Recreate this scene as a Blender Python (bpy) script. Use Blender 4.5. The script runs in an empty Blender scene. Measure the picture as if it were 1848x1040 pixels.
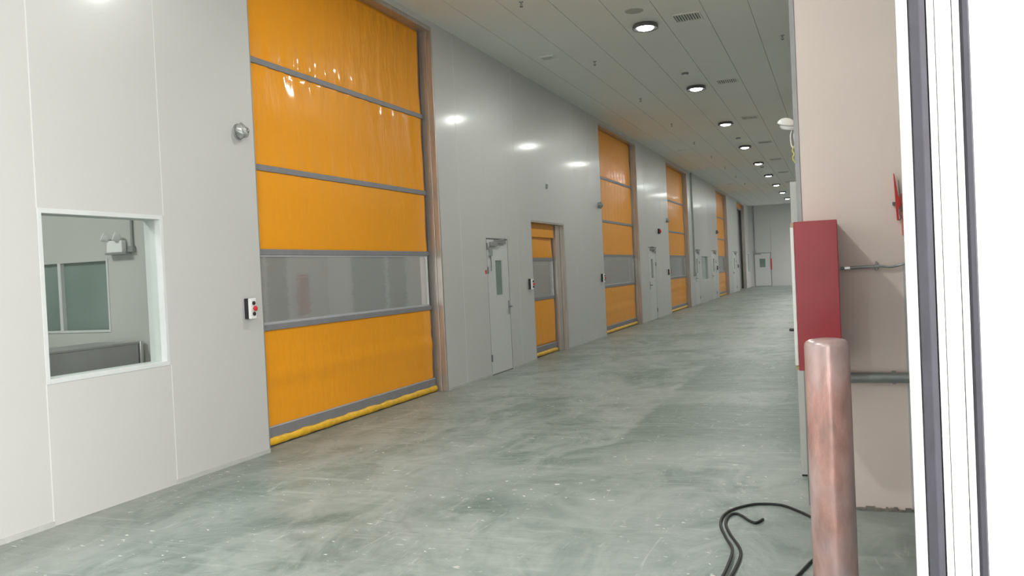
import bpy, bmesh, math, random
from mathutils import Vector, Matrix
random.seed(7)
S = bpy.context.scene
COL = S.collection

# ------------------------------------------------------------------ camera
HC = 1.62
FPX, YAW, PIT, ROL = 1550.0, 0.362285, -0.01781, -0.046789
fw = Vector((-math.sin(YAW)*math.cos(PIT), math.cos(YAW)*math.cos(PIT), math.sin(PIT)))
r0 = fw.cross(Vector((0, 0, 1))).normalized(); u0 = r0.cross(fw)
cr, sr = math.cos(ROL), math.sin(ROL)
rt = r0*cr + u0*sr; up = u0*cr - r0*sr
cam = bpy.data.cameras.new('camera'); camo = bpy.data.objects.new('camera', cam)
COL.objects.link(camo)
camo.matrix_world = Matrix(((rt.x, up.x, -fw.x, 0), (rt.y, up.y, -fw.y, 0), (rt.z, up.z, -fw.z, HC), (0, 0, 0, 1)))
cam.sensor_width = 36; cam.lens = FPX*36/1848; cam.clip_start = 0.02; cam.clip_end = 300
S.camera = camo

# ------------------------------------------------------------------ world, light, exposure
SKY = 8.0
LAMP = 60.0
LAMP_COL = (0.97, 1.0, 0.94)
ROOM_W = 60.0
W = bpy.data.worlds.new('overcast_sky'); S.world = W; W.use_nodes = True
bg = W.node_tree.nodes['Background']; bg.inputs[0].default_value = (1.0, 0.965, 0.95, 1); bg.inputs[1].default_value = SKY
S.view_settings.view_transform = 'Standard'; S.view_settings.look = 'None'
S.view_settings.exposure = 0.0; S.view_settings.gamma = 1.0; S.view_settings.use_curve_mapping = False

def area(name, loc, rot, sx, sy, power, col=(1, 1, 1), portal=False):
    l = bpy.data.lights.new(name, 'AREA'); l.shape = 'RECTANGLE'; l.size = sx; l.size_y = sy
    l.energy = power; l.color = col
    o = bpy.data.objects.new(name, l); COL.objects.link(o); o.location = loc; o.rotation_euler = rot
    if portal: l.cycles.is_portal = True
    return o
# sampling portal in the open gateway on the right (adds no light of its own)
area('daylight_portal', (0.62, -1.1, 2.2), (0, math.radians(90), 0), 4.4, 7.6, 10, portal=True)

area('daylight_portal', (0.7, 54.6, 1.3), (0, math.radians(90), 0), 2.6, 2.4, 10, portal=True)  # portal for the unseen far opening, added to light the end wall

# ------------------------------------------------------------------ materials
def newmat(name):
    m = bpy.data.materials.new(name); m.use_nodes = True
    return m, m.node_tree, m.node_tree.nodes['Principled BSDF']
def N(t, typ, **kw):
    n = t.nodes.new(typ)
    for k, v in kw.items(): setattr(n, k, v)
    return n
def coords(t, scale=(1, 1, 1), rot=(0, 0, 0)):
    tc = N(t, 'ShaderNodeTexCoord'); mp = N(t, 'ShaderNodeMapping')
    mp.inputs['Scale'].default_value = scale; mp.inputs['Rotation'].default_value = rot
    t.links.new(tc.outputs['Object'], mp.inputs[0]); return mp.outputs[0]
def noise(t, vec, scale, detail=4, rough=.55, dist=0):
    n = N(t, 'ShaderNodeTexNoise'); n.inputs['Scale'].default_value = scale
    n.inputs['Detail'].default_value = detail; n.inputs['Roughness'].default_value = rough
    n.inputs['Distortion'].default_value = dist
    t.links.new(vec, n.inputs['Vector']); return n.outputs['Fac']
def ramp(t, fac, stops):
    n = N(t, 'ShaderNodeValToRGB'); cr_ = n.color_ramp
    while len(cr_.elements) < len(stops): cr_.elements.new(.5)
    for e, (p, c) in zip(cr_.elements, stops):
        e.position = p; e.color = (c, c, c, 1) if isinstance(c, (int, float)) else (*c, 1)
    t.links.new(fac, n.inputs[0]); return n.outputs['Color']
def mix(t, fac, a, b, typ='MIX'):
    n = N(t, 'ShaderNodeMix', data_type='RGBA', blend_type=typ)
    if isinstance(fac, (int, float)): n.inputs[0].default_value = fac
    else: t.links.new(fac, n.inputs[0])
    for i, v in ((6, a), (7, b)):
        if isinstance(v, tuple): n.inputs[i].default_value = (*v, 1)
        else: t.links.new(v, n.inputs[i])
    return n.outputs[2]
def mth(t, op, a, b=None, c=None):
    n = N(t, 'ShaderNodeMath', operation=op)
    for i, v in enumerate((a, b, c)):
        if v is None: continue
        if isinstance(v, (int, float)): n.inputs[i].default_value = v
        else: t.links.new(v, n.inputs[i])
    return n.outputs[0]
def bump(t, p, h, strength, dist):
    n = N(t, 'ShaderNodeBump'); n.inputs['Strength'].default_value = strength; n.inputs['Distance'].default_value = dist
    t.links.new(h, n.inputs['Height']); t.links.new(n.outputs[0], p.inputs['Normal'])
def plain(name, col, rough=.5, metal=0, var=.08, scale=6, spec=.5, stretch=(1, 1, 1), coat=0, coatr=.1, bmp=0):
    m, t, p = newmat(name)
    v = coords(t, stretch); f = noise(t, v, scale)
    lo = tuple(c*(1-var) for c in col); hi = tuple(min(1, c*(1+var)) for c in col)
    t.links.new(ramp(t, f, [(.3, lo), (.7, hi)]), p.inputs['Base Color'])
    p.inputs['Roughness'].default_value = rough; p.inputs['Metallic'].default_value = metal
    p.inputs['Specular IOR Level'].default_value = spec
    p.inputs['Coat Weight'].default_value = coat; p.inputs['Coat Roughness'].default_value = coatr
    if bmp: bump(t, p, f, bmp, .01)
    return m
M = {}
M['wall'] = plain('painted_steel_panel', (.55, .55, .54), .36, var=.015, scale=.7, spec=.5, coat=.2, coatr=.13, bmp=.12)
M['wall_core'] = plain('panel_joint', (.70, .70, .69), .6, var=.02)
M['ceiling'] = plain('ceiling_panel_paint', (.80, .815, .78), .5, var=.02, scale=.5)
M['ceiling_gap'] = plain('ceiling_joint', (.46, .47, .45), .7)
M['plaster'] = plain('pillar_plaster', (.90, .765, .71), .85, var=.03, scale=1.2, bmp=.05)
M['white'] = plain('white_enamel', (.82, .83, .82), .35, var=.02)
M['frame_white'] = plain('pale_window_trim', (.62, .645, .645), .4, var=.03)
M['door'] = plain('painted_door_leaf', (.60, .605, .60), .36, var=.015, scale=1)
M['gap'] = plain('door_gap_painted_shadow', (.13, .13, .13), .8)  # dark colour painted in as the shadow of the gap round each leaf
M['black'] = plain('black_plastic', (.02, .02, .025), .45)
M['steel'] = plain('brushed_steel', (.50, .46, .425), .36, metal=.65, var=.16, scale=3, stretch=(9, 9, .7))
M['steel_cab'] = plain('sheet_steel', (.42, .42, .42), .42, metal=.5, var=.08, scale=3)
M['chrome'] = plain('chrome', (.7, .7, .7), .18, metal=1)
M['darkmetal'] = plain('dark_grey_metal', (.16, .16, .17), .4, metal=.4)
M['closer'] = plain('closer_aluminium', (.34, .34, .35), .4, metal=.5)
M['galv'] = plain('galvanised_conduit', (.34, .36, .36), .42, metal=.6, var=.12, scale=8)
M['bargrey'] = plain('grey_reinforced_fabric', (.22, .22, .235), .5, var=.06, scale=9)
M['bargrey_light'] = plain('light_grey_webbing', (.42, .43, .46), .5, var=.05, scale=9)
M['yellow'] = plain('yellow_tarpaulin', (.80, .46, .02), .42, var=.16, scale=11, bmp=.6)
M['red'] = plain('red_lacquer', (.36, .022, .035), .38, var=.10, scale=2.2, coat=.3, coatr=.2)
M['redplastic'] = plain('red_plastic', (.60, .03, .03), .35)
M['redtape'] = plain('faded_red_tape', (.85, .25, .20), .6, var=.2, scale=25)
M['greytape'] = plain('grey_foil', (.36, .37, .36), .35, metal=.4, var=.25, scale=20)
M['gasket'] = plain('dark_rubber_seal', (.02, .02, .030), .6, var=.22, scale=40, stretch=(1, 1, .3))
M['brass'] = plain('tan_fitting', (.45, .36, .22), .5)
M['wire'] = plain('yellow_green_wire', (.50, .50, .16), .5, var=.3, scale=60)
M['bluebox'] = plain('blue_grey_terminal', (.22, .22, .34), .5)
M['cable'] = plain('black_cable', (.018, .02, .022), .5, var=.3, scale=50)
M['rubble'] = plain('broken_plaster', (.24, .22, .20), .95, var=.3, scale=20)
M['concrete_out'] = plain('yard_concrete', (.60, .60, .58), .9, var=.08, scale=1)
M['room'] = plain('back_room_paint', (.52, .53, .51), .6, var=.03, scale=1)
M['roomdark'] = plain('back_room_grey', (.30, .31, .31), .7, var=.06, scale=1)

def orange_mat(name, col, rough, seed):
    m, t, p = newmat(name)
    v = coords(t, (1, 1, 1)); f = noise(t, v, .8)
    t.links.new(ramp(t, f, [(.3, tuple(c*.95 for c in col)), (.7, col)]), p.inputs['Base Color'])
    p.inputs['Roughness'].default_value = rough
    p.inputs['Coat Weight'].default_value = .15; p.inputs['Coat Roughness'].default_value = .06; p.inputs['Specular IOR Level'].default_value = .10
    p.inputs['Subsurface Weight'].default_value = 0
    v2 = coords(t, (1, 2.6, .9)); n1 = noise(t, v2, 3.0 + seed, 3, .5, .3)
    bump(t, p, n1, .55, .018)
    return m
M['orange'] = orange_mat('orange_vinyl_curtain', (.88, .35, .018), .34, 0)
def thin_fresnel(t, ior):
    g = N(t, 'ShaderNodeNewGeometry'); fr = N(t, 'ShaderNodeFresnel')
    t.links.new(mth(t, 'ADD', mth(t, 'MULTIPLY', g.outputs['Backfacing'], 1/ior-ior), ior), fr.inputs[0])
    return fr
def clear_mat():
    m, t, p = newmat('clear_vinyl')
    out = [n for n in t.nodes if n.type == 'OUTPUT_MATERIAL'][0]
    v = coords(t, (1, .5, 4)); n1 = noise(t, v, 5, 3, .5, .4)
    b = N(t, 'ShaderNodeBump'); b.inputs['Strength'].default_value = .14; b.inputs['Distance'].default_value = .004
    t.links.new(n1, b.inputs['Height'])
    tr = N(t, 'ShaderNodeBsdfTransparent'); tr.inputs[0].default_value = (.72, .75, .74, 1)
    gl = N(t, 'ShaderNodeBsdfGlossy'); gl.inputs['Roughness'].default_value = .04; t.links.new(b.outputs[0], gl.inputs['Normal'])
    df = N(t, 'ShaderNodeBsdfDiffuse'); df.inputs[0].default_value = (.74, .77, .78, 1)
    m1 = N(t, 'ShaderNodeMixShader'); m1.inputs[0].default_value = .34
    t.links.new(tr.outputs[0], m1.inputs[1]); t.links.new(df.outputs[0], m1.inputs[2])
    fr = thin_fresnel(t, 3.6)
    m2 = N(t, 'ShaderNodeMixShader'); t.links.new(fr.outputs[0], m2.inputs[0])
    t.links.new(m1.outputs[0], m2.inputs[1]); t.links.new(gl.outputs[0], m2.inputs[2])
    t.links.new(m2.outputs[0], out.inputs[0]); return m
M['clear'] = clear_mat()
def glass_mat(name, tint, ior):
    m, t, p = newmat(name)
    out = [n for n in t.nodes if n.type == 'OUTPUT_MATERIAL'][0]
    tr = N(t, 'ShaderNodeBsdfTransparent'); tr.inputs[0].default_value = (*tint, 1)
    gl = N(t, 'ShaderNodeBsdfGlossy'); gl.inputs['Roughness'].default_value = .01
    fr = thin_fresnel(t, ior)
    m2 = N(t, 'ShaderNodeMixShader'); t.links.new(fr.outputs[0], m2.inputs[0])
    t.links.new(tr.outputs[0], m2.inputs[1]); t.links.new(gl.outputs[0], m2.inputs[2])
    t.links.new(m2.outputs[0], out.inputs[0]); return m
M['glass'] = glass_mat('green_tinted_glass', (.93, .955, .94), 1.5)
def green_glass(g):
    m, t, p = newmat('dark_green_glass')
    v = coords(t, (1, 1, 1)); f = noise(t, v, .9, 2)
    t.links.new(ramp(t, f, [(.3, (g, g*1.4, g*1.25)), (.7, (g*1.5, g*1.95, g*1.8))]), p.inputs['Base Color'])
    p.inputs['Roughness'].default_value = .08; return m
M['greenglass'] = green_glass(.16)
M['greendark'] = green_glass(.07)
def emit(name, col, s):
    m, t, p = newmat(name)
    p.inputs['Base Color'].default_value = (*col, 1)
    p.inputs['Emission Color'].default_value = (*col, 1); p.inputs['Emission Strength'].default_value = s
    return m
M['lamp'] = emit('lit_lamp_lens', LAMP_COL, 45)
def rust_mat():
    m, t, p = newmat('rusty_steel_pipe')
    v = coords(t, (1, 1, .35)); a = noise(t, v, 9, 7, .65, .3); b = noise(t, coords(t, (1, 1, .25)), 30, 5, .7); c = noise(t, coords(t, (1, 1, .5)), 3.2, 3)
    c1 = ramp(t, a, [(.30, (.30, .20, .18)), (.5, (.56, .31, .27)), (.72, (.78, .48, .42))])
    c2 = mix(t, ramp(t, c, [(.38, 0.), (.62, .75)]), c1, (.60, .53, .56))
    c3 = mix(t, ramp(t, b, [(.66, 0.), (.72, .5)]), c2, (.80, .66, .60))
    t.links.new(c3, p.inputs['Base Color'])
    p.inputs['Roughness'].default_value = .27; p.inputs['Metallic'].default_value = .25
    bump(t, p, b, .15, .004); return m
M['rust'] = rust_mat()
def floor_mat():
    m, t, p = newmat('worn_green_concrete_floor')
    g = coords(t)
    big = noise(t, g, .55, 5, .6, .6)
    swirl = noise(t, coords(t, (1.0, .55, 1), (0, 0, .5)), 2.2, 8, .68, 1.2)
    fine = noise(t, coords(t, (.6, 1.4, 1), (0, 0, .35)), 9, 8, .7, .6)
    c = mix(t, ramp(t, swirl, [(.41, 0.), (.60, 1.)]), (.155, .215, .190), (.34, .390, .368))
    c = mix(t, ramp(t, big, [(.42, 0.), (.60, .6)]), c, (.43, .465, .448))
    c = mix(t, ramp(t, fine, [(.40, .35), (.62, 0.)]), c, (.20, .24, .225))
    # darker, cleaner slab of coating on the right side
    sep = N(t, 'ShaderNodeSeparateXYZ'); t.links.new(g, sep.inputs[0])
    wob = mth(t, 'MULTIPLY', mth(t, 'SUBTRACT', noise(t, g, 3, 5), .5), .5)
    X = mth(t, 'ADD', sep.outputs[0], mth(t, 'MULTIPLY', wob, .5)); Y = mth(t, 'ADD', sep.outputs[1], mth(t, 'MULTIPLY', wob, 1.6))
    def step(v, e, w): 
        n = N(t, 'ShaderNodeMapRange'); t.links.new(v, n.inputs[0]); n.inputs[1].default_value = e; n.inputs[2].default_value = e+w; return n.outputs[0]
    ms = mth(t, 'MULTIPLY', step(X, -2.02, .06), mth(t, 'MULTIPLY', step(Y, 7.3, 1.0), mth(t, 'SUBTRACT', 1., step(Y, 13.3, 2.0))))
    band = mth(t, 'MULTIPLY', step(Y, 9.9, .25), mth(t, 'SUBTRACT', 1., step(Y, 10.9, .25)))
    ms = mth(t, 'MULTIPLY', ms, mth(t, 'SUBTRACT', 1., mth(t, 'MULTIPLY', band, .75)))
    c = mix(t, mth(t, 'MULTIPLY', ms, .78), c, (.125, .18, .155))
    # dirt along the orange doors
    dd = mth(t, 'MULTIPLY', mth(t, 'SUBTRACT', 1., step(X, -5.1, .9)), .45)
    c = mix(t, dd, c, (.24, .23, .20))
    # drag streaks across the corridor
    st = noise(t, coords(t, (.25, 2.2, 1), (0, 0, .12)), 3.2, 6, .75, .5)
    c = mix(t, ramp(t, st, [(.54, 0.), (.70, .45)]), c, (.50, .53, .51))
    st2 = noise(t, coords(t, (1.8, .3, 1), (0, 0, -.5)), 6, 6, .75, .8)
    c = mix(t, ramp(t, st2, [(.60, 0.), (.70, .45)]), c, (.66, .67, .65))
    st3 = noise(t, coords(t, (.7, 2.2, 1), (0, 0, .6)), 2.4, 6, .6, 1.5)
    c = mix(t, ramp(t, st3, [(.62, 0.), (.72, .6)]), c, (.17, .19, .185))
    # white flecks of plaster
    fl = noise(t, coords(t, (1, 2.0, 1)), 14, 2, .5, .4); flm = noise(t, g, 1.1, 2)
    c = mix(t, mth(t, 'MULTIPLY', ramp(t, fl, [(.695, 0.), (.71, 1.)]), ramp(t, flm, [(.45, 0.), (.55, 1.)])), c, (.85, .85, .80))
    c = mix(t, ramp(t, noise(t, g, .8, 2), [(.70, 0.), (.78, .5)]), c, (.55, .50, .42))
    t.links.new(c, p.inputs['Base Color'])
    t.links.new(ramp(t, fine, [(.3, .34), (.7, .55)]), p.inputs['Roughness'])
    bump(t, p, fine, .08, .006)
    return m
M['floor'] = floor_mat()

# ------------------------------------------------------------------ helpers
class MB:
    def __init__(s): s.bm = bmesh.new()
    def box(s, x0, x1, y0, y1, z0, z1):
        vs = [s.bm.verts.new((x, y, z)) for x in (x0, x1) for y in (y0, y1) for z in (z0, z1)]
        for f in ((0, 1, 3, 2), (4, 6, 7, 5), (0, 4, 5, 1), (2, 3, 7, 6), (0, 2, 6, 4), (1, 5, 7, 3)):
            s.bm.faces.new([vs[i] for i in f])
        return s
    def ring(s, c, a, b, r, n, sq=1):
        return [s.bm.verts.new(c + a*math.cos(2*math.pi*i/n)*r + b*math.sin(2*math.pi*i/n)*r*sq) for i in range(n)]
    def lathe(s, base, axis, prof, n=24):
        base = Vector(base); ax = Vector(axis).normalized()
        a = ax.orthogonal().normalized(); b = ax.cross(a); prev = None
        for i, (r, h) in enumerate(prof):
            c = base + ax*h
            cur = [s.bm.verts.new(c)] if r <= 1e-6 else s.ring(c, a, b, r, n)
            if prev is not None:
                if len(prev) == 1 and len(cur) > 1:
                    for k in range(n): s.bm.faces.new((prev[0], cur[k], cur[(k+1) % n]))
                elif len(cur) == 1 and len(prev) > 1:
                    for k in range(n): s.bm.faces.new((prev[k], cur[0], prev[(k+1) % n]))
                elif len(cur) > 1:
                    for k in range(n): s.bm.faces.new((prev[k], cur[k], cur[(k+1) % n], prev[(k+1) % n]))
            prev = cur
        return s
    def cyl(s, p0, p1, r, n=16):
        d = Vector(p1)-Vector(p0); L = d.length
        return s.lathe(p0, d, [(0, 0), (r, 0), (r, L), (0, L)], n)
    def tube(s, pts, r, n=8):
        pts = [Vector(p) for p in pts]; prev = None; a = None
        for i, p in enumerate(pts):
            d = (pts[min(i+1, len(pts)-1)] - pts[max(i-1, 0)]).normalized()
            if a is None: a = d.orthogonal().normalized()
            a = (a - d*a.dot(d)).normalized(); b = d.cross(a)
            cur = s.ring(p, a, b, r, n)
            if prev:
                for k in range(n): s.bm.faces.new((prev[k], prev[(k+1) % n], cur[(k+1) % n], cur[k]))
            else: s.bm.faces.new(cur)
            prev = cur
        s.bm.faces.new(prev); return s
    def poly(s, pts, z0, z1):
        lo = [s.bm.verts.new((x, y, z0)) for x, y in pts]; hi = [s.bm.verts.new((x, y, z1)) for x, y in pts]
        n = len(pts); s.bm.faces.new(lo); s.bm.faces.new(hi)
        for i in range(n): s.bm.faces.new((lo[i], lo[(i+1) % n], hi[(i+1) % n], hi[i]))
        return s
    def build(s, name, mat, parent=None, smooth=False, bevel=0, org=(0, 0, 0)):
        bmesh.ops.recalc_face_normals(s.bm, faces=s.bm.faces)
        o_ = Vector(org)
        if parent is not None and parent.type == 'EMPTY': o_ = Vector(parent.location)
        if o_.length: bmesh.ops.translate(s.bm, verts=s.bm.verts, vec=-o_)
        me = bpy.data.meshes.new(name); s.bm.to_mesh(me); s.bm.free()
        me.materials.append(M[mat])
        if smooth:
            for f in me.polygons: f.use_smooth = True
            me.set_sharp_from_angle(angle=math.radians(40))
        ob = bpy.data.objects.new(name, me); COL.objects.link(ob)
        if parent is not None:
            ob.parent = parent
        else: ob.location = o_
        if bevel:
            b = ob.modifiers.new('bevel', 'BEVEL'); b.width = bevel; b.segments = 2; b.limit_method = 'ANGLE'
        return ob
def spline(pts, k=8):
    P = [Vector(p) for p in pts]; P = [P[0]*2-P[1]] + P + [P[-1]*2-P[-2]]; out = []
    for i in range(1, len(P)-2):
        for j in range(k):
            t = j/k; a, b, c, d = P[i-1:i+3]
            out.append(.5*((2*b) + (c-a)*t + (2*a-5*b+4*c-d)*t*t + (-a+3*b-3*c+d)*t**3))
    out.append(P[-2]); return out
def thing(name, label, cat, loc, group=None, kind=None):
    o = bpy.data.objects.new(name, None); COL.objects.link(o); o.location = loc; o.empty_display_size = .1
    return tag(o, label, cat, group, kind)
def tag(o, label, cat, group=None, kind=None):
    o['label'] = label; o['category'] = cat
    if group: o['group'] = group
    if kind: o['kind'] = kind
    return o
def dup(root, loc):
    c = root.copy(); COL.objects.link(c); c.location = loc
    for ch in list(root.children):
        d = ch.copy(); COL.objects.link(d); d.parent = c
        for g in list(ch.children):
            e = g.copy(); COL.objects.link(e); e.parent = d
    return c
def struct(o, label=None):
    o['kind'] = 'structure'
    if label: o['label'] = label
    return o

XL, XR, CZ, YE = -5.17, -0.21, 5.174, 57.0
Y0 = -4.0

# ------------------------------------------------------------------ floor, ceiling
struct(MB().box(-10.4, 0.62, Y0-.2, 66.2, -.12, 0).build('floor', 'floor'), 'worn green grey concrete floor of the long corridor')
struct(MB().box(.62, 40, -40, 66, -.16, -.04).build('ground', 'concrete_out'), 'bright concrete yard outside the gateway')
ceil = struct(MB().box(-10.4, .62, Y0-.2, YE+.2, CZ+.012, CZ+.2).build('ceiling', 'ceiling_gap'), 'grey green panelled ceiling above the corridor')
xs = [-5.34, -4.63, -4.025, -3.42, -2.815, -2.21, -1.605, -1.0, -.395, .21, .62]
for a, b in zip(xs[:-1], xs[1:]):
    MB().box(a+.004, b-.004, Y0, YE, CZ, CZ+.011).build('ceiling_panel', 'ceiling', ceil)

# ------------------------------------------------------------------ left wall with its openings
BIG = [(6.86, 10.94), (19.87, 23.93), (28.5, 32.7), (41.0, 45.1), (50.0, 54.1)]
SMALL = (14.76, 16.79, 2.56)
PD = [(12.58, 13.53), (25.08, 26.12), (33.95, 35.0), (38.7, 40.1), (47.0, 48.6)]
PDH = 2.19
WN = [(4.42, 5.61, .99, 2.225), (35.6, 37.5, .93, 1.96), (55.3, 56.6, .95, 2.15)]
BH = 5.09
wl_core, panels, trims = MB(), [], []
def wseg(y0, y1, z0, z1):
    wl_core.box(XL-.17, XL-.012, y0, y1, z0, z1)
    panels.append((y0, y1, z0, z1))
opens = [(a, b, 0, BH) for a, b in BIG] + [(SMALL[0], SMALL[1], 0, SMALL[2])] + [(a, b, 0, PDH) for a, b in PD] + list(WN)
opens.sort(); y = Y0
solid = []
for a, b, z0, z1 in opens:
    if a > y: solid.append((y, a))
    if z1 < CZ: wseg(a, b, z1, CZ)
    if z0 > 0: wseg(a, b, 0, z0)
    y = b
solid.append((y, YE+3))
for a, b in solid:
    cuts = [a]
    k = math.floor((a-4.42)/1.2)+1
    while 4.42+1.2*k < b-.25:
        if 4.42+1.2*k > a+.25: cuts.append(4.42+1.2*k)
        k += 1
    cuts.append(b)
    for c, d in zip(cuts[:-1], cuts[1:]): wseg(c, d, 0, CZ)
wl = struct(wl_core.build('wall_left', 'wall_core'), 'long pale grey panel wall pierced by the orange doors')
for a, b, z0, z1 in panels:
    MB().box(XL-.012, XL, a+.0005, b-.0005, z0, z1).build('wall_panel', 'wall', wl)
for k in range(-7, 44):
    yj = 4.42+1.2*k
    if any(a+.25 < yj < b-.25 for a, b in solid) or k in (0, 1):
        for z0, z1 in (((0, .99), (2.225, CZ)) if k in (0, 1) else ((0, CZ),)):
            MB().box(XL, XL+.0012, yj-.0045, yj+.0045, z0, z1).build('joint_strip', 'wall_core', wl)
bb = MB()
for a, b in solid:
    bb.box(XL, XL+.012, a+.002, b-.002, 0, .035)
struct(bb.build('baseboard_left', 'ceiling_gap'), 'thin pale strip where the left wall meets the floor')

# ------------------------------------------------------------------ rapid roll doors
def sheet(y0, y1, z0, z1, x, seed, horiz=False, amp=.004, style=''):
    """one flexible curtain field, slightly buckled, with thickness"""
    bm = bmesh.new(); ny, nz = max(10, int((y1-y0)*22)), max(6, int((z1-z0)*22)); rnd = random.Random(seed)
    ph = [rnd.uniform(0, 6.28) for _ in range(8)]
    def d(u, v):
        yy, zz = u*(y1-y0), v*(z1-z0); e = math.sin(math.pi*v)
        edge = math.exp(-((v-.0)/.16)**2) + math.exp(-((1-v)/.16)**2)
        if horiz:
            w = math.sin(zz*38+ph[0]+math.sin(yy*1.3+ph[1]))*.6 + math.sin(zz*71+ph[2]+yy)*.3
            return amp*.55*w*e
        if style == 'low':
            return e*(.006*math.sin(zz*13+ph[5]+.35*yy)+.004*math.sin(zz*27+ph[6]+.5*math.sin(yy*1.7))) + .008*e*math.sin(yy*.9+ph[3])
        w = math.sin(yy*19+ph[0]+2*math.sin(zz*2+ph[1]))*.5 + math.sin(yy*43+ph[2]+math.sin(zz*5))*.35*edge
        return amp*(w*(.25+.9*edge)*min(1, 8*e)) + .010*e*math.sin(yy*1.1+ph[3]) - .004*math.sin(zz*7+ph[4]+yy*.5)*e
    V = [[bm.verts.new((x+d(i/ny, j/nz), y0+(y1-y0)*i/ny, z0+(z1-z0)*j/nz)) for j in range(nz+1)] for i in range(ny+1)]
    for i in range(ny):
        for j in range(nz): bm.faces.new((V[i][j], V[i+1][j], V[i+1][j+1], V[i][j+1]))
    mb = MB(); mb.bm.free(); mb.bm = bm
    return mb
def build_sheet(name, mat, root, *a, **k):
    mb = sheet(*a, **k); o = mb.build(name, mat, root)
    for f in o.data.polygons: f.use_smooth = True
    if mat != 'clear':
        s = o.modifiers.new('thickness', 'SOLIDIFY'); s.thickness = .003; s.offset = 0
    return o
ORD = ['nearest', 'second', 'third', 'fourth', 'farthest']
def bar(root, y0, y1, z, h, x, two=False):
    MB().box(x-.012, x+.016, y0, y1, z-h/2, z+h/2).build('reinforcement_bar', 'bargrey', root, bevel=.006)
def roll_door(n, y0, y1, ztop, label, bars, win, seed, closed=True):
    root = thing('door_%d' % n, label, 'roller door', (XL-.16, (y0+y1)/2, 0), kind='structure')
    xc = XL-.165; yc0, yc1 = y0+.02, y1-.125
    # guides and reveals
    for side in (0, 1):
        ya, yb = (y1-.045, y1) if side else (y0, y0+.02)
        if side:
            MB().box(XL-.185, XL-.072, y1-.052, y1, 0, ztop).build('guide_rail', 'steel', root, bevel=.004)
            MB().box(XL-.070, XL+.002, y1-.044, y1, 0, ztop).build('guide_cover', 'steel', root, bevel=.003)
            MB().box(XL-.197, XL-.187, y1-.060, y1, 0, ztop).build('guide_lip', 'closer', root)
            MB().box(XL-.26, XL-.190, yc1-.05, y1-.054, 0, ztop-.06).build('guide_slot', 'black', root)
        else:
            MB().box(XL-.24, XL+.001, y0, y0+.012, 0, ztop).build('guide_cover', 'closer', root)
    # head casing
    MB().box(XL-.30, XL-.005, y0, y1, ztop-.055, ztop).build('head_casing', 'steel', root, bevel=.003)
    if closed:
        zs = [.17] + bars + [ztop-.06]
        # fields between bars
        ed = [(.17, win[0])] + [(win[1], bars[0])] if False else None
        levels = [.17, win[0], win[1]] + bars + [ztop-.05]
        for i, (a, b) in enumerate(zip(levels[:-1], levels[1:])):
            if i == 1:
                build_sheet('clear_window', 'clear', root, yc0, yc1-.06, a+.03, b-.03, xc, seed+i, horiz=True, amp=.0006)
                MB().box(xc-.004, xc+.006, yc1-.06, yc1-.03, a, b).build('window_edge', 'frame_white', root)
                MB().box(xc-.004, xc+.010, yc0, yc1-.03, b-.045, b-.028).build('window_hem', 'bargrey_light', root)
                MB().box(xc-.004, xc+.010, yc0, yc1-.03, a+.028, a+.052).build('window_hem', 'bargrey_light', root)
            else:
                build_sheet('curtain_panel', 'orange', root, yc0, yc1, a, b, xc, seed+i, amp=.010 if i >= 3 else .003, style='low' if i == 0 else '')
        for z in levels[1:-1]: bar(root, yc0, yc1+.03, z, .062, xc)
        MB().box(xc-.010, xc+.014, yc0, yc1+.03, .085, .185).build('bottom_band', 'bargrey', root, bevel=.003)
        MB().box(xc-.008, xc+.016, yc0, yc1+.03, .186, .200).build('band_piping', 'bargrey_light', root)
        # sagging yellow bottom bag
        mb = MB(); k = int((yc1-yc0)*16); rnd = random.Random(seed); prev = None
        for i in range(k+1):
            yy = yc0+(yc1+.03-yc0)*i/k; sag = .004*math.sin(i*.9+seed)+rnd.uniform(-.003, .003)
            cur = mb.ring(Vector((xc, yy, .049+sag*.5)), Vector((1, 0, 0)), Vector((0, 0, 1)), .040+sag, 12, 1.06)
            if prev:
                for q in range(12): mb.bm.faces.new((prev[q], prev[(q+1) % 12], cur[(q+1) % 12], cur[q]))
            else: mb.bm.faces.new(cur)
            prev = cur
        mb.bm.faces.new(prev); mb.build('bottom_bag', 'yellow', root, smooth=True)
        MB().box(xc-.01, xc+.01, yc0, yc1, .0005, .012).build('floor_seal', 'black', root)
    else:
        build_sheet('curtain_panel', 'orange', root, yc0, yc1, ztop-.28, ztop-.05, xc, seed)
        MB().box(xc-.02, xc+.02, yc0, yc1, ztop-.36, ztop-.28).build('bottom_band', 'bargrey', root)
        MB().box(XL-.34, XL-.29, y0, y1-.5, 0, ztop-.05).build('grey_screen', 'closer', root)
    return root
BARS = [2.785, 3.85]
roll_door(1, *BIG[0], BH, 'huge orange roller door nearest the camera, with clear window band', BARS, (1.185, 1.94), 3)
roll_door(3, *BIG[1], BH, 'tall orange roller door just beyond the small orange door', BARS, (1.17, 1.93), 23)
roll_door(4, *BIG[2], BH, 'tall orange roller door standing third from the camera', BARS, (1.17, 1.93), 43)
roll_door(5, *BIG[3], BH, 'far narrow-looking orange roller door, last one closed', BARS, (1.17, 1.93), 63)
roll_door(6, *BIG[4], BH, 'farthest tall doorway, curtain rolled up and grey inside', BARS, (1.17, 1.93), 83, closed=False)
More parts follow.
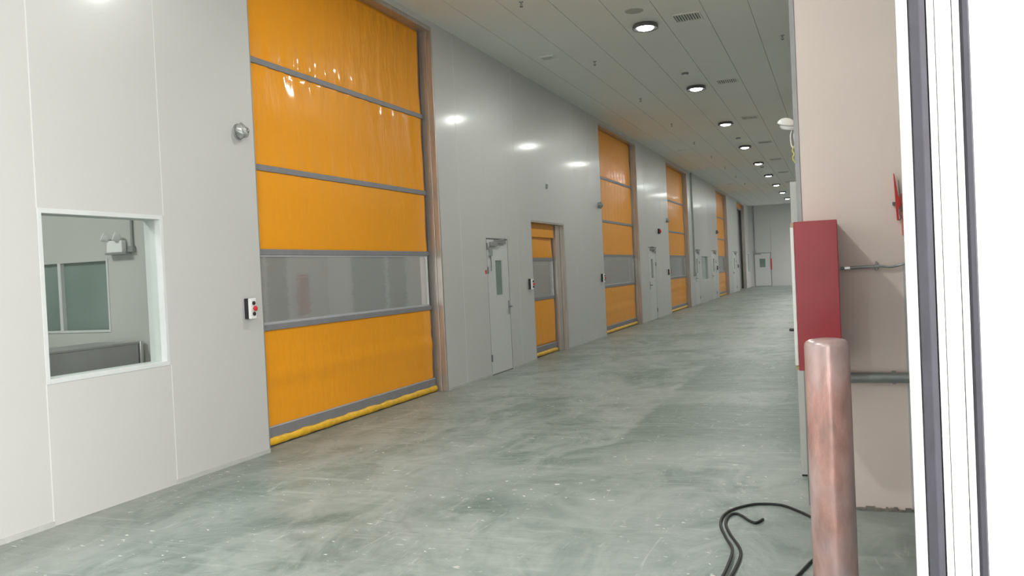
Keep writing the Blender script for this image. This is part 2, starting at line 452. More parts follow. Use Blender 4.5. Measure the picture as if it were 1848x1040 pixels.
# small orange door
def small_door():
    y0, y1, zt = SMALL; root = thing('door_2', 'small low orange roller door beside the first white door', 'roller door', (XL-.16, (y0+y1)/2, 0), kind='structure')
    xc = XL-.165; a0, a1 = y0+.02, y1-.36
    MB().box(XL-.185, XL-.09, y1-.30, y1, 0, zt).build('guide_rail', 'steel', root, bevel=.004)
    MB().box(XL-.088, XL+.002, y1-.044, y1, 0, zt).build('guide_cover', 'steel', root, bevel=.003)
    MB().box(XL-.24, XL-.187, y1-.36, y1, 0, zt).build('guide_slot', 'black', root)
    MB().box(XL-.24, XL+.001, y0, y0+.012, 0, zt).build('guide_cover', 'closer', root)
    MB().box(XL-.24, XL-.005, y0, y1, zt-.03, zt).build('head_casing', 'steel', root)
    for i, (a, b) in enumerate(((.2, 1.1), (1.86, zt-.04))):
        build_sheet('curtain_panel', 'orange', root, a0, a1, a, b, xc, 200+i)
    MB().box(xc+.012, xc+.05, a0, a1, zt-.29, zt-.03).build('roll_cover', 'orange', root, bevel=.01)
    build_sheet('clear_window', 'clear', root, a0, a1-.05, 1.13, 1.83, xc, 210, horiz=True, amp=.0006)
    MB().box(xc-.004, xc+.006, a1-.05, a1, 1.1, 1.86).build('window_edge', 'frame_white', root)
    for z in (1.1, 1.85): bar(root, a0, a1+.02, z, .062, xc)
    MB().box(xc-.010, xc+.014, a0, a1+.02, .09, .185).build('bottom_band', 'bargrey', root, bevel=.003)
    MB().box(xc-.008, xc+.016, a0, a1+.02, .186, .20).build('band_piping', 'bargrey_light', root)
    MB().tube([(xc, a0+(a1-a0)*i/14, .047+.004*math.sin(i*1.7)) for i in range(15)], .041, 10).build('bottom_bag', 'yellow', root, smooth=True)
small_door()

# ------------------------------------------------------------------ personnel doors
def hinged(n, y0, y1, hinge_near, label, x=XL, window=True):
    root = thing('door_%d' % n, label, 'door', (x-.03, (y0+y1)/2, 0), kind='structure')
    fr = MB()
    fr.box(x-.12, x-.036, y0+.001, y1-.001, 0, PDH-.001)
    for q in ((y0+.001, y0+.020, 0, PDH-.001), (y1-.020, y1-.001, 0, PDH-.001), (y0+.02, y1-.02, PDH-.018, PDH-.001)): fr.box(x-.036, x-.004, *q)
    fr.build('door_frame', 'gap', root)
    a, b = y0+.021, y1-.021
    leaf = MB()
    wy0, wy1, wz0, wz1 = (y0+y1)/2-.13, (y0+y1)/2+.17, 1.27, 1.83
    if not hinge_near: wy0, wy1 = (y0+y1)/2-.20, (y0+y1)/2+.10
    for q in ((a, wy0, .012, 2.169), (wy1, b, .012, 2.169), (wy0, wy1, .012, wz0), (wy0, wy1, wz1, 2.169)):
        leaf.box(x-.034, x-.002, *q)
    bmesh.ops.remove_doubles(leaf.bm, verts=leaf.bm.verts, dist=1e-5)
    lf = leaf.build('door_leaf', 'door', root)
    MB().box(x-.020, x-.014, wy0, wy1, wz0, wz1).build('door_glass', 'greenglass', root)
    tr = MB()
    for q in ((wy0-.02, wy0, wz0-.02, wz1+.02), (wy1, wy1+.02, wz0-.02, wz1+.02), (wy0, wy1, wz0-.02, wz0), (wy0, wy1, wz1, wz1+.02)): tr.box(x-.003, x+.002, *q)
    tr.build('glazing_bead', 'door', root)
    hy = (b-.06) if hinge_near else (a+.06); sgn = -1 if hinge_near else 1
    MB().box(x-.002, x+.006, hy-.022, hy+.022, .93, 1.16).build('lock_plate', 'closer', root)
    MB().tube(spline([(x, hy, 1.06), (x+.055, hy, 1.06), (x+.062, hy+sgn*.03, 1.06), (x+.060, hy+sgn*.13, 1.055)], 4), .011, 8).build('lever_handle', 'darkmetal', root, smooth=True)
    hx = a if hinge_near else b
    hm = MB()
    for z in (.22, 1.62, 2.0): hm.cyl((x+.004, hx, z), (x+.004, hx, z+.10), .011, 8)
    for i, f in enumerate(()): pass
    hm.bm.free()
    for z in (.22, 1.62, 2.0): MB().cyl((x+.006, hx, z), (x+.006, hx, z+.11), .012, 8).build('hinge', 'darkmetal', root)
    # overhead closer
    s = 1 if hinge_near else -1
    c0 = hx+s*.10
    MB().box(x-.001, x+.05, min(c0, c0+s*.26), max(c0, c0+s*.26), 2.06, 2.125).build('closer_body', 'closer', root, bevel=.006)
    MB().tube([(x+.03, c0+s*.08, 2.13), (x+.13, c0+s*.36, 2.17), (x+.03, c0+s*.62, 2.2)], .010, 6).build('closer_arm', 'closer', root)
    MB().box(x-.001, x+.030, min(hx+s*.3, hx+s*.78), max(hx+s*.3, hx+s*.78), 2.105, 2.165).build('slide_track', 'closer', root)
    if n == 7:
        MB().box(x, x+.03, c0-.04, c0+.06, 1.90, 2.05).build('dangling_wrap', 'greytape', root)
        MB().tube([(x+.01, c0+.02, 1.90), (x+.012, c0+.025, 1.78), (x+.01, c0+.02, 1.66)], .006, 6).build('loose_wire', 'darkmetal', root)
    return root
hinged(7, *PD[0], True, 'white hinged door with slim window beside the small orange door')
hinged(8, *PD[1], False, 'white hinged door with slim window under the red alarm')
hinged(9, *PD[2], False, 'white hinged door left of the long wall window, by the conduit')
hinged(10, *PD[3], False, 'white hinged door right before the last closed orange door')
hinged(11, *PD[4], False, 'white hinged door right before the farthest open doorway')

# ------------------------------------------------------------------ wall windows
def wall_window(n, y0, y1, z0, z1, label, glass='glass'):
    root = thing('window_%d' % n, label, 'window', (XL-.08, (y0+y1)/2, z0), kind='structure')
    for nm, q in (('frame_jamb', (y0, y0+.035, z0, z1)), ('frame_jamb', (y1-.035, y1, z0, z1)), ('frame_head', (y0+.035, y1-.035, z1-.035, z1)), ('frame_sill', (y0+.035, y1-.035, z0, z0+.035))):
        MB().box(XL-.17, XL+.004, *q).build(nm, 'frame_white', root, bevel=.003)
    MB().box(XL-.060, XL-.052, y0+.035, y1-.035, z0+.035, z1-.035).build('window_pane', glass, root)
    return root
wall_window(1, *WN[0], 'large square viewing window in the left wall by the camera')
wall_window(2, *WN[1], 'far wall window between two white doors', 'greenglass')
wall_window(3, *WN[2], 'small wall window next to the end wall', 'greenglass')

# ------------------------------------------------------------------ rooms behind the left wall
def wallbox(name, label, mat, *q):
    return struct(MB().box(*q).build(name, mat), label)
wallbox('wall_back_room', 'rear wall of the rooms behind the panel wall', 'room', -10.3, -10.2, Y0, YE, 0, CZ)
# partition with its inner window
pr = struct(MB().box(-10.2, -8.9, 6.62, 6.72, 0, CZ).box(-6.84, -5.35, 6.62, 6.72, 0, CZ).box(-8.9, -6.84, 6.62, 6.72, 0, 1.24).box(-8.9, -6.84, 6.62, 6.72, 1.93, CZ).build('wall_partition', 'room'), 'pale partition wall seen through the viewing window')
wi = thing('window_4', 'green inner window seen through the large viewing window', 'window', (-7.87, 6.62, 1.24), kind='structure')
MB().box(-8.9, -7.49, 6.66, 6.668, 1.24, 1.93).build('window_pane', 'greenglass', wi)
MB().box(-7.45, -6.84, 6.66, 6.668, 1.24, 1.93).build('window_pane', 'greenglass', wi)
MB().box(-7.49, -7.45, 6.612, 6.67, 1.24, 1.93).build('mullion', 'frame_white', wi)
MB().box(-8.9, -6.82, 6.612, 6.67, 1.215, 1.24).build('frame_sill', 'frame_white', wi)
MB().box(-6.84, -6.82, 6.612, 6.67, 1.24, 1.95).build('frame_jamb', 'frame_white', wi)
wallbox('wall_rear_hall', 'grey inner wall behind the orange doors', 'roomdark', -7.9, -7.8, 6.72, 60, 0, CZ)
wallbox('wall_cross_room', 'grey cross wall between rooms', 'roomdark', -7.8, -5.36, 12.1, 12.2, 0, CZ)
for i, (yy, pw) in enumerate(((3.2, 3.0), (9.0, 1.8), (17.0, .7), (22, .8), (30.5, .8), (43, .8), (52, .6))):
    area('back_room_fill', (-7.6 if i == 0 else -6.6, yy, 4.6), (0, 0, 0), 1.2, 1.2, ROOM_W*pw, (1, 1, .96))  # unseen lights without fittings, added to brighten the back rooms
# emergency light in the back room
el = thing('emergency_light', 'white twin-head emergency light seen through the viewing window', 'emergency light', (-6.65, 6.60, 2.0))
MB().box(-6.76, -6.56, 6.55, 6.61, 2.0, 2.12).build('housing', 'white', el, bevel=.008)
MB().box(-6.77, -6.50, 6.54, 6.612, 1.982, 2.0).build('shelf_bracket', 'closer', el)
for xx in (-6.75, -6.60):
    MB().lathe((xx, 6.57, 2.14), (-.5, -.7, .35), [(0, 0), (.03, 0), (.042, .03), (.044, .06), (0, .062)], 14).build('lamp_head', 'white', el, smooth=True)
cd = thing('conduit', 'short grey conduit dropping to the emergency light', 'conduit', (-6.48, 6.6, 2.0))
MB().cyl((-6.48, 6.605, 2.05), (-6.48, 6.605, CZ), .013, 10).build('pipe', 'galv', cd, smooth=True)
MB().box(-6.51, -6.45, 6.575, 6.618, 2.0, 2.06).build('junction_box', 'galv', cd, bevel=.004)
sc = thing('steel_cabinet', 'low grey steel cabinet seen through the viewing window', 'cabinet', (-6.65, 5.0, 0))
MB().box(-6.9, -6.4, 3.6, 6.53, 0, 1.10).build('body', 'steel_cab', sc, bevel=.004)
MB().box(-6.91, -6.39, 3.59, 6.54, 1.10, 1.12).build('worktop', 'steel_cab', sc, bevel=.003)
MB().cyl((-6.41, 6.57, 0), (-6.41, 6.57, 1.12), .028, 12).build('corner_post', 'chrome', sc, smooth=True)

# ------------------------------------------------------------------ end wall, right wall, pillar, enclosure
ew = struct(MB().box(-10.2, .62, YE+.03, YE+.2, 0, CZ).build('wall_end', 'wall_core'), 'pale end wall closing the far end of the corridor')
for a, b in ((-5.34, -3.87), (-3.86, -1.3), (-1.29, .2)):
    MB().box(a, b, YE, YE+.03, 0, CZ).build('wall_panel', 'wall', ew)
de = thing('door_12', 'white hinged door with square window in the end wall', 'door', (-4.4, YE, 0), kind='structure')
MB().box(-4.93, -3.90, YE-.012, YE-.001, 0, 2.14).build('door_frame', 'gap', de)
lf = MB()
for q in ((-4.90, -4.60, .02, 2.11), (-4.25, -3.93, .02, 2.11), (-4.60, -4.25, .02, 1.22), (-4.60, -4.25, 1.76, 2.11)): lf.box(q[0], q[1], YE-.05, YE-.013, q[2], q[3])
bmesh.ops.remove_doubles(lf.bm, verts=lf.bm.verts, dist=1e-5); lf.build('door_leaf', 'door', de)
MB().box(-4.60, -4.25, YE-.035, YE-.028, 1.22, 1.76).build('door_glass', 'greenglass', de)
MB().box(-3.92, -3.85, YE-.09, YE-.02, 1.05, 1.75).build('pull_handle', 'redplastic', de, bevel=.01)
MB().box(-4.9, -4.5, YE-.1, YE-.05, 2.04, 2.10).build('closer_body', 'closer', de)
ep = thing('conduit', 'far vertical conduit in the corner by the end wall', 'conduit', (-4.86, YE-.04, 2.2))
MB().cyl((-4.86, YE-.04, 2.2), (-4.86, YE-.04, CZ), .035, 10).build('pipe', 'galv', ep, smooth=True)
MB().box(-4.93, -4.79, YE-.09, YE-.002, 2.12, 2.26).build('junction_box', 'galv', ep)

RW = [(12.75, 14.88, .25, 2.9), (17.2, 20.05, .3, 2.9)]
FAR_LIGHT_GAP = (53.4, 55.8, 2.6)  # unseen opening added in the right wall to brighten the far end
core = MB(); rp = []
y = 6.42
def rseg(a, b, z0, z1):
    core.box(XR+.03, XR+.26, a, b, z0, z1); rp.append((a, b, z0, z1))
for a, b, z0, z1 in RW:
    rseg(y, a, 0, CZ); rseg(a, b, 0, z0); rseg(a, b, z1, CZ); y = b
rseg(y, FAR_LIGHT_GAP[0], 0, CZ); rseg(FAR_LIGHT_GAP[0], FAR_LIGHT_GAP[1], FAR_LIGHT_GAP[2], CZ); rseg(FAR_LIGHT_GAP[1], YE+.03, 0, CZ)
wr = struct(core.build('wall_right', 'wall_core'), 'long right wall of the corridor, hidden behind the pillar')
for a, b, z0, z1 in rp:
    n = max(1, round((b-a)/1.2))
    for k in range(n):
        MB().box(XR, XR+.03, a+(b-a)*k/n+.003, a+(b-a)*(k+1)/n-.003, z0, z1).build('wall_panel', 'wall', wr)
for i, (a, b, z0, z1) in enumerate(RW):
    rw = thing('window_%d' % (5+i), ['green glazed right wall window mirrored left of the red cabinet reflection', 'green glazed right wall window mirrored at the right of the door window'][i], 'window', (XR, a, z0), kind='structure')
    MB().box(XR+.08, XR+.09, a, b, z0, z1).build('window_pane', 'greendark', rw)
    for yy in (a, (a*.4+b*.6), b-.05):
        MB().box(XR+.02, XR+.12, yy, yy+.05, z0, z1).build('mullion', 'frame_white', rw)

# pillar at the near end of the right wall
pl = thing('pillar', 'wide pinkish plastered pillar carrying the red cabinet', 'pillar', (.1, 5.9, 0), kind='structure')
pl.name = 'wall_pillar'
MB().box(XR+.012, .401, 5.9, 6.41, .0, CZ).build('pillar_body', 'plaster', pl, bevel=.004)
MB().box(XR-.006, XR+.010, 5.895, 5.925, 0, CZ).build('corner_trim', 'closer', pl)
MB().box(XR-.020, XR-.007, 5.93, 5.96, 0, CZ).build('corner_bead', 'closer', pl)
MB().box(.386, .404, 5.884, 5.91, 0.02, 1.55).build('edge_strip', 'frame_white', pl)
# broken plaster edge along the foot
mb = MB(); rnd = random.Random(5); xx = -.19
while xx < .39:
    w = rnd.uniform(.012, .04); mb.box(xx, min(xx+w, .4), 5.872-rnd.uniform(0, .012), 5.899, .0, rnd.uniform(.006, .03)); xx += w
mb.build('broken_plaster_foot', 'rubble', pl)
# side wall between pillar and gateway (its inner face is edge-on from here)
struct(MB().box(.405, .60, 3.1, 6.4, 0, CZ).build('wall_side', 'roomdark'), 'side wall joining the pillar and the gateway')
struct(MB().box(.401, .62, 6.42, FAR_LIGHT_GAP[0], 0, CZ).box(.401, .62, FAR_LIGHT_GAP[0], FAR_LIGHT_GAP[1], FAR_LIGHT_GAP[2], CZ).box(.401, .62, FAR_LIGHT_GAP[1], YE+.2, 0, CZ).build('wall_outer', 'wall_core'), 'outer wall behind the corridor wall')
struct(MB().box(-10.4, .62, Y0-.2, Y0, 0, CZ).build('wall_behind', 'wall'), 'wall behind the camera')
struct(MB().box(.42, .62, -4.0, 2.9, 4.5, CZ).build('wall_lintel', 'plaster'), 'lintel over the gateway on the right')

# gateway jamb: white sections with dark rubber seals
jb = thing('gateway_jamb', 'tall white gateway frame with dark rubber seals, right edge', 'door frame', (.29, 2.8, 0), kind='structure')
jb.name = 'door_13'
def jstrip(name, x0, x1, yf, mat, depth=.25, z1=CZ): MB().box(x0, x1, yf, yf+depth, 0, z1).build(name, mat, jb, bevel=.002)
jstrip('frame_section', .1905, .2215, 2.80, 'white', depth=.02)
MB().box(.215, .2215, 2.822, 3.05, 0, CZ).build('frame_web', 'white', jb)
MB().box(.35, .44, 3.02, 3.10, 0, CZ).build('frame_web', 'roomdark', jb)
MB().poly([(.223, 2.80), (.226, 2.788), (.249, 2.788), (.252, 2.792), (.267, 2.800), (.270, 2.81), (.270, 3.0), (.223, 3.0)], 0, CZ).build('rubber_seal', 'gasket', jb)
jstrip('frame_section', .2715, .2905, 2.80, 'white')
jstrip('shadow_groove', .2906, .2929, 2.815, 'gasket')
jstrip('frame_section', .2930, .3355, 2.80, 'white')
jstrip('shadow_groove', .3356, .3385, 2.82, 'gasket')
jstrip('frame_section', .3386, .3570, 2.80, 'white')
MB().poly([(.358, 2.80), (.364, 2.79), (.377, 2.79), (.382, 2.80), (.382, 3.0), (.358, 3.0)], 0, CZ).build('rubber_seal', 'gasket', jb)
jstrip('frame_section', .383, .60, 2.83, 'white')

# ------------------------------------------------------------------ red cabinet and neighbours
rc = thing('hydrant_cabinet', 'tall glossy red cabinet hung on the pillar behind the bollard', 'cabinet', (-.11, 5.65, .96))
MB().box(-.232, .010, 5.38, 5.894, .955, 1.843).build('body', 'red', rc, bevel=.004)
MB().box(-.2535, -.2335, 5.39, 5.885, .985, 1.812).build('cabinet_door', 'white', rc, bevel=.003)
for z in (.957, 1.814): MB().box(-.252, -.2335, 5.40, 5.87, z, z+.026).build('hinge_block', 'brass', rc)
rc2 = thing('hydrant_cabinet', 'second red cabinet on the right wall, seen only mirrored in the orange door window', 'cabinet', (XR-.1, 14.8, .96))
MB().box(XR-.09, XR-.002, 15.06, 15.36, .955, 1.80).build('body', 'red', rc2, bevel=.004)

# open door leaf folded back against the right wall
ol = thing('open_door_leaf', 'edge of an open white door leaf behind the red cabinet', 'door leaf', (-.28, 7.1, 0))
MB().box(-.304, -.258, 6.72, 7.66, .012, 2.197).build('leaf', 'door', ol, bevel=.003)
MB().box(-.300, -.262, 6.716, 6.74, 0.0, .012).build('bottom_seal', 'black', ol)
MB().tube([(-.304, 6.79, 1.09), (-.345, 6.79, 1.09), (-.348, 6.90, 1.085)], .011, 8).build('lever_handle', 'black', ol, smooth=True)
MB().box(-.3075, -.3042, 6.77, 6.81, .96, 1.18).build('lock_plate', 'closer', ol)

# security lamp with loose wires on the wall corner
sl = thing('dome_lamp', 'small white dome lamp sticking out above the red cabinet', 'lamp', (-.225, 6.2, 2.5))
MB().lathe((-.288, 6.19, 2.545), (.22, -.25, 1), [(.0, .0), (.058, 0), (.060, .006), (.054, .020), (.040, .034), (.02, .043), (0, .045)], 20).build('dome_cover', 'white', sl, smooth=True)
MB().lathe((-.286, 6.19, 2.537), (.22, -.25, 1), [(0, 0), (.050, 0), (.050, .0075), (0, .0075)], 20).build('shadow_ring', 'closer', sl, smooth=True)
MB().lathe((-.280, 6.19, 2.512), (.22, -.25, 1), [(0, 0), (.042, 0), (.052, .010), (.054, .024), (0, .025)], 20).build('lower_shell', 'white', sl, smooth=True)
MB().box(-.245, XR-.001, 6.18, 6.23, 2.50, 2.57).build('wall_bracket', 'brass', sl, bevel=.005)
MB().box(-.232, XR-.001, 6.17, 6.21, 2.36, 2.47).build('terminal_box', 'bluebox', sl, bevel=.003)
MB().tube(spline([(-.25, 6.18, 2.51), (-.262, 6.17, 2.46), (-.258, 6.17, 2.40), (-.242, 6.17, 2.375), (-.235, 6.17, 2.41), (-.24, 6.17, 2.46), (-.235, 6.17, 2.49)], 5), .0045, 6).build('loose_wire', 'white', sl, smooth=True)
MB().tube(spline([(-.240, 6.16, 2.39), (-.252, 6.16, 2.36), (-.243, 6.16, 2.335), (-.252, 6.16, 2.31), (-.238, 6.16, 2.275), (-.225, 6.16, 2.27), (-.230, 6.16, 2.31)], 5), .0055, 6).build('loose_wire', 'wire', sl, smooth=True)

# bollard
bo = thing('bollard', 'rusty reddish steel pipe bollard in front of the red cabinet', 'bollard', (-.058, 4.2, 0))
MB().lathe((-.058, 4.2, 0), (0, 0, 1), [(0, 0), (.099, 0), (.099, 1.215), (.0965, 1.228), (.090, 1.238), (.078, 1.245), (.05, 1.250), (0, 1.252)], 56).build('post', 'rust', bo, smooth=True)
MB().lathe((-.058, 4.2, 0), (0, 0, 1), [(.0995, .0), (.125, .0), (.118, .012), (.0995, .016)], 40).build('weld_collar', 'rust', bo, smooth=True)

# conduits on the pillar
uc = thing('conduit', 'thin horizontal conduit on the pillar right of the red cabinet', 'conduit', (.2, 5.88, 1.55))
MB().tube([(.02, 5.878, 1.549), (.22, 5.878, 1.552)], .010, 10).build('pipe', 'galv', uc, smooth=True)
MB().tube(spline([(.22, 5.878, 1.552), (.27, 5.876, 1.551), (.31, 5.874, 1.545), (.34, 5.876, 1.548), (.375, 5.872, 1.556), (.398, 5.872, 1.562)], 5), .0075, 8).build('flexible_hose', 'galv', uc, smooth=True)
MB().cyl((.045, 5.878, 1.549), (.078, 5.878, 1.549), .0135, 12).build('coupler', 'chrome', uc, smooth=True)
MB().cyl((.222, 5.878, 1.552), (.246, 5.878, 1.552), .016, 12).build('coupler', 'galv', uc, smooth=True)
MB().box(.228, .238, 5.866, 5.899, 1.525, 1.585).build('saddle_clip', 'galv', uc)
lp = thing('water_pipe', 'thick grey horizontal pipe low on the pillar behind the bollard', 'pipe', (.2, 5.85, .86))
MB().cyl((.0, 5.862, .850), (.398, 5.862, .850), .034, 20).build('pipe', 'galv', lp, smooth=True)
MB().box(.30, .32, 5.86, 5.899, .81, .89).build('saddle_clip', 'galv', lp)

# red spring clamp and tape on the pillar edge
cl = thing('spring_clamp', 'small red handled clamp hanging on the right edge of the pillar', 'clamp', (.37, 5.86, 1.95))
def slab(pts, y0, y1, mat, name, root):
    mb = MB(); a = [mb.bm.verts.new((x, y0, z)) for x, z in pts]; b = [mb.bm.verts.new((x, y1, z)) for x, z in pts]
    n = len(pts); mb.bm.faces.new(a); mb.bm.faces.new(b)
    for i in range(n): mb.bm.faces.new((a[i], a[(i+1) % n], b[(i+1) % n], b[i]))
    return mb.build(name, mat, root, bevel=.001)
slab([(.350, 2.130), (.356, 2.12), (.372, 1.985), (.384, 1.975), (.386, 1.93), (.372, 1.90), (.372, 1.835), (.361, 1.832)], 5.862, 5.880, 'redplastic', 'handle', cl)
slab([(.376, 2.085), (.379, 2.085), (.386, 1.98), (.390, 1.89), (.380, 1.89)], 5.866, 5.878, 'darkmetal', 'jaw', cl)
MB().tube(spline([(.366, 5.87, 1.84), (.376, 5.868, 1.835), (.385, 5.868, 1.85), (.380, 5.868, 1.872), (.384, 5.868, 1.90)], 4), .0035, 6).build('spring', 'darkmetal', cl, smooth=True)
MB().box(.34, .386, 5.8805, 5.899, 1.93, 1.95).build('hook', 'darkmetal', cl)
tp = MB().box(.389, .4035, 5.881, 5.899, 1.74, 2.0).build('reflective_tape', 'redtape'); tag(tp, 'faded red tape strip on the right edge of the pillar', 'tape')

# black cable on the floor
pts = [(-.49, 5.519), (-.524, 5.44), (-.565, 5.47), (-.619, 5.566), (-.66, 5.61), (-.700, 5.56), (-.704, 5.40), (-.655, 5.19), (-.585, 4.98), (-.555, 4.83), (-.557, 4.62), (-.575, 4.40), (-.60, 4.25), (-.625, 4.3), (-.60, 4.5), (-.602, 4.85), (-.665, 5.1), (-.725, 5.33), (-.738, 5.53), (-.70, 5.69), (-.60, 5.83), (-.507, 5.875), (-.40, 5.865), (-.3, 5.76), (-.215, 5.636), (-.10, 5.4), (-.08, 5.1), (-.182, 4.807), (-.25, 4.55), (-.36, 4.2), (-.5, 3.8)]
cb = MB().tube(spline([(x, y, .0085 + (.012 if i in (14, 15) else 0)) for i, (x, y) in enumerate(pts)], 8), .0085, 8).build('cable', 'cable', smooth=True)
tag(cb, 'black cable looped on the floor left of the bollard', 'cable')

# ------------------------------------------------------------------ ceiling fittings
LX = -2.5
words = ['nearest', 'second', 'third', 'fourth', 'fifth', 'sixth', 'seventh', 'eighth', 'ninth']
li = thing('ceiling_light', '', 'ceiling light', (LX, 12.62, CZ), 'round ceiling lights in a row')
MB().lathe((LX, 12.62, CZ), (0, 0, -1), [(0, .0), (.168, .0), (.184, .02), (.190, .060), (.188, .068), (.182, .068), (.118, .048), (0, .048)], 40).build('housing', 'darkmetal', li, smooth=True)
MB().lathe((LX, 12.62, CZ-.0485), (0, 0, -1), [(0, 0), (.116, 0), (.118, .010), (.108, .022), (.065, .032), (0, .036)], 32).build('diffuser', 'lamp', li, smooth=True)
lights = [2.8, -2.1] + [12.62+4.9*k for k in range(9)]
def lname(yy):
    k = round((yy-12.62)/4.9)
    return 'round ceiling downlight, %s of the visible row from the camera' % words[k] if k >= 0 else 'round ceiling downlight outside the picture, above the camera bay'
for i, yy in enumerate([7.7] + lights):
    if yy == 12.62: o = li
    else: o = dup(li, (LX, yy, CZ))
    o['label'] = lname(yy)
    if yy < 12:
        o['label'] = {7.7: 'round ceiling downlight just above the picture edge', 2.8: 'round ceiling downlight above the floor near the bollard', -2.1: 'round ceiling downlight behind the camera'}[yy]
    l = bpy.data.lights.new('downlight_beam', 'AREA'); l.shape = 'DISK'; l.size = .18; l.energy = LAMP; l.color = LAMP_COL
    lo = bpy.data.objects.new('downlight_beam', l); COL.objects.link(lo); lo.location = (LX, yy, CZ-.10)

def vent(cx, cy, w, d, nsl, label, group):
    v = thing('ceiling_vent', label, 'vent', (cx, cy, CZ), group)
    fr = MB()
    for q in ((-w/2, -w/2+.025, -d/2, d/2), (w/2-.025, w/2, -d/2, d/2), (-w/2+.025, w/2-.025, -d/2, -d/2+.025), (-w/2+.025, w/2-.025, d/2-.025, d/2)):
        fr.box(cx+q[0], cx+q[1], cy+q[2], cy+q[3], CZ-.018, CZ-.0005)
    fr.build('frame', 'ceiling', v)
    MB().box(cx-w/2+.025, cx+w/2-.025, cy-d/2+.025, cy+d/2-.025, CZ-.004, CZ-.001).build('backing', 'black', v)
    for i in range(nsl):
        xx = cx-w/2+.03+(w-.06)*(i+.5)/nsl; mb = MB()
        mb.box(-.003, .003, cy-d/2+.026, cy+d/2-.026, -.010, .010)
        bmesh.ops.rotate(mb.bm, verts=mb.bm.verts, cent=(0, 0, 0), matrix=Matrix.Rotation(math.radians(40), 3, 'Y'))
        bmesh.ops.translate(mb.bm, verts=mb.bm.verts, vec=(xx, 0, CZ-.014)); mb.build('slat', 'ceiling', v)
for i, yy in enumerate([12.53, 17.3, 22.0, 26.8, 31.6, 36.4, 41.2]):
    vent(-1.87, yy, .40, .40, 9, 'square louvred air vent right of the ceiling lights, %s from the camera' % words[i], 'louvred vents beside the lights')
for i, yy in enumerate([13.7, 26.9, 40.0]):
    vent(-4.36, yy, .24, .24, 5, 'little ceiling vent above the orange doors, %s from the camera' % words[i], 'small vents near the left wall')
sp = thing('sprinkler', '', 'sprinkler', (-3.75, 10.73, CZ), 'sprinkler heads on the ceiling')
MB().lathe((-3.75, 10.73, CZ), (0, 0, -1), [(0, 0), (.032, 0), (.030, .006), (.009, .010), (.009, .034), (0, .035)], 14).build('stem', 'galv', sp, smooth=True)
MB().tube([(-3.758, 10.73, CZ-.03), (-3.766, 10.73, CZ-.046), (-3.751, 10.73, CZ-.064)], .0035, 6).build('yoke_arm', 'darkmetal', sp)
MB().tube([(-3.742, 10.73, CZ-.03), (-3.734, 10.73, CZ-.046), (-3.749, 10.73, CZ-.064)], .0035, 6).build('yoke_arm', 'darkmetal', sp)
MB().lathe((-3.75, 10.73, CZ-.064), (0, 0, -1), [(0, 0), (.022, 0), (.023, .004), (0, .005)], 14).build('deflector', 'darkmetal', sp, smooth=True)
for i, yy in enumerate([10.73, 14.4, 18.08, 21.75, 25.4, 29.1, 32.8, 36.5, 40.2]):
    o = sp if i == 0 else dup(sp, (-3.75, yy, CZ)); o['label'] = 'small sprinkler head in the left ceiling row, %s from the camera' % words[i]
for i, yy in enumerate([14.36, 18.0, 21.7, 25.4]):
    o = dup(sp, (-.67, yy, CZ)); o['label'] = 'small sprinkler head in the right ceiling row, %s from the camera' % words[i]
for i, yy in enumerate([11.88, 16.18, 25.42, 33.8]):
    sd = thing('smoke_detector', 'round smoke detector between the ceiling lights, %s from the camera' % words[i], 'smoke detector', (LX, yy, CZ), 'smoke detectors in the light row')
    if i == 0:
        MB().lathe((LX, yy, CZ), (0, 0, -1), [(0, 0), (.13, 0), (.125, .006), (0, .007)], 24).build('cover_plate', 'ceiling_gap', sd, smooth=True)
        sd['label'] = 'flat round cover plate on the ceiling next to the nearest light'; sd['category'] = 'cover plate'; sd.name = 'cover_plate'; del sd['group']
    else:
        MB().lathe((LX, yy, CZ), (0, 0, -1), [(0, 0), (.065, 0), (.065, .02), (.05, .03), (.0, .032)], 20).build('base', 'bargrey', sd, smooth=True)
        MB().lathe((LX, yy, CZ-.03), (0, 0, -1), [(.045, 0), (.04, .025), (0, .03)], 20).build('sensing_head', 'white', sd, smooth=True)

# ------------------------------------------------------------------ things fixed to the left wall
def control(yy, z, label):
    c = thing('push_button_box', label, 'control box', (XL, yy, z), 'push button boxes beside the orange doors')
    MB().box(XL+.0005, XL+.045, yy-.04, yy+.04, z-.095, z+.095).build('back_box', 'black', c, bevel=.004)
    MB().box(XL+.0452, XL+.075, yy-.04, yy+.04, z-.095, z+.095).build('front_cover', 'white', c, bevel=.004)
    for dz in (-.05, .05): MB().lathe((XL+.075, yy, z+dz), (1, 0, 0), [(.018, 0), (.018, .012), (.012, .016), (0, .016)], 16).build('push_button', 'black', c, smooth=True)
    MB().lathe((XL+.075, yy, z), (1, 0, 0), [(.010, 0), (.010, .014), (.025, .016), (.026, .026), (.018, .032), (0, .034)], 18).build('stop_button', 'redplastic', c, smooth=True)
control(6.63, 1.40, 'white box with red stop button left of the huge orange door')
control(14.52, 1.40, 'white box with red stop button left of the small orange door')
control(19.60, 1.40, 'box with red stop button between small and second tall orange door')
control(28.15, 1.40, 'far box with red stop button left of the third tall orange door')
control(40.5, 1.40, 'far box with red stop button left of the last closed orange door')
control(49.4, 1.40, 'farthest box with red stop button, by the open doorway')
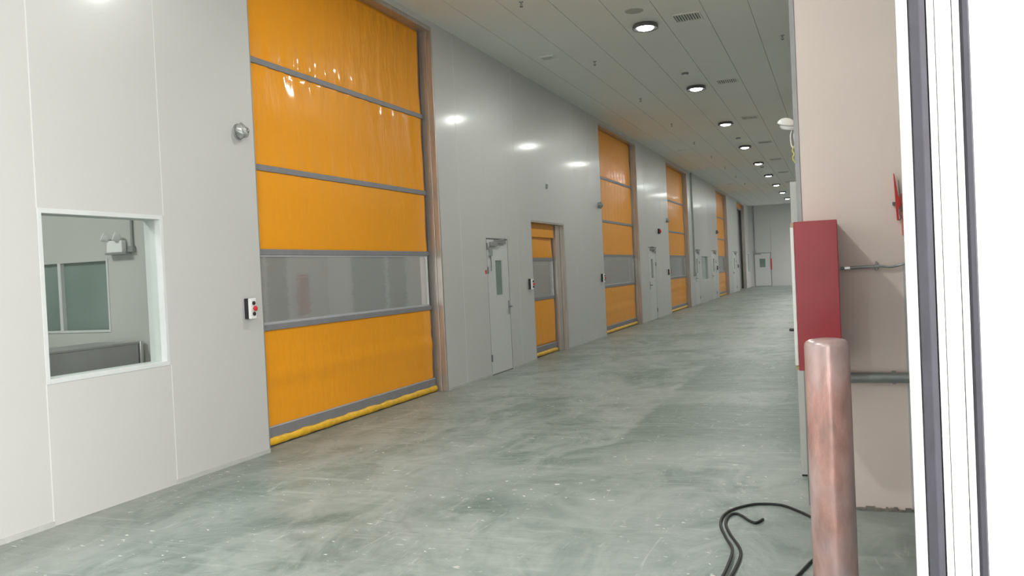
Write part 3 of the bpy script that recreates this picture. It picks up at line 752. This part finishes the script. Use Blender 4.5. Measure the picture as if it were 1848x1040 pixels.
def wrapped(yy, z, r, label, mat='greytape'):
    t_ = thing('sensor', label, 'sensor', (XL, yy, z))
    MB().lathe((XL+.0005, yy, z), (1, 0, 0), [(0, 0), (r*1.05, 0), (r, .02), (0, .022)], 20).build('wall_plate', 'closer', t_, smooth=True)
    mb = MB().lathe((XL+.018, yy, z), (1, 0, 0), [(r*.95, 0), (r*.98, .03), (r*.7, .065), (r*.25, .085), (0, .088)], 14)
    rnd = random.Random(int(yy))
    for v in mb.bm.verts:
        v.co += Vector((rnd.uniform(-.004, .012), rnd.uniform(-.012, .012), rnd.uniform(-.018, .018)))
    mb.build('wrapped_head', mat, t_)
wrapped(6.63, 3.05, .072, 'crumpled foil-wrapped sensor high beside the huge orange door')
wrapped(19.6, 3.10, .07, 'grey round sensor high beside the second tall orange door')
wrapped(28.2, 3.10, .07, 'grey round sensor high beside the third tall orange door')
wrapped(40.6, 3.05, .08, 'dark round sensor high beside the last closed orange door', 'darkmetal')
wc = thing('cable_outlet', 'small outlet with stub of cable above the small orange door', 'outlet', (XL, 15.77, 3.27))
MB().lathe((XL+.0005, 15.77, 3.25), (1, 0, 0), [(.05, 0), (.05, .012), (.035, .014), (.033, .006), (0, .006)], 18).build('ring', 'closer', wc, smooth=True)
MB().tube(spline([(XL+.01, 15.77, 3.25), (XL+.05, 15.74, 3.27), (XL+.04, 15.71, 3.33)], 5), .008, 6).build('cable_stub', 'white', wc, smooth=True)
al = thing('alarm_strobe', 'small red and black alarm on the wall above the second white door', 'alarm', (XL, 26.75, 2.7))
MB().box(XL+.0005, XL+.05, 26.66, 26.84, 2.62, 2.78).build('base', 'black', al, bevel=.01)
MB().lathe((XL+.05, 26.75, 2.70), (1, 0, 0), [(.06, 0), (.055, .03), (.02, .05), (0, .052)], 16).build('strobe_lens', 'redplastic', al, smooth=True)
co = thing('conduit', 'tall vertical conduit on the wall right of the third tall orange door', 'conduit', (XL, 33.6, 1.25))
MB().box(XL+.0005, XL+.06, 33.56, 33.67, 1.25, CZ-.02).build('trunking', 'galv', co)
MB().box(XL+.0005, XL+.08, 33.53, 33.70, 1.15, 1.30).build('junction_box', 'galv', co, bevel=.005)
rl = thing('exit_mark', 'tiny red indicator lamp beside the hinge of the first white door', 'indicator', (XL, 12.5, 1.65))
MB().box(XL+.0005, XL+.012, 12.49, 12.53, 1.62, 1.68).build('indicator_plate', 'redplastic', rl, bevel=.002)
rl.name = 'indicator_lamp'
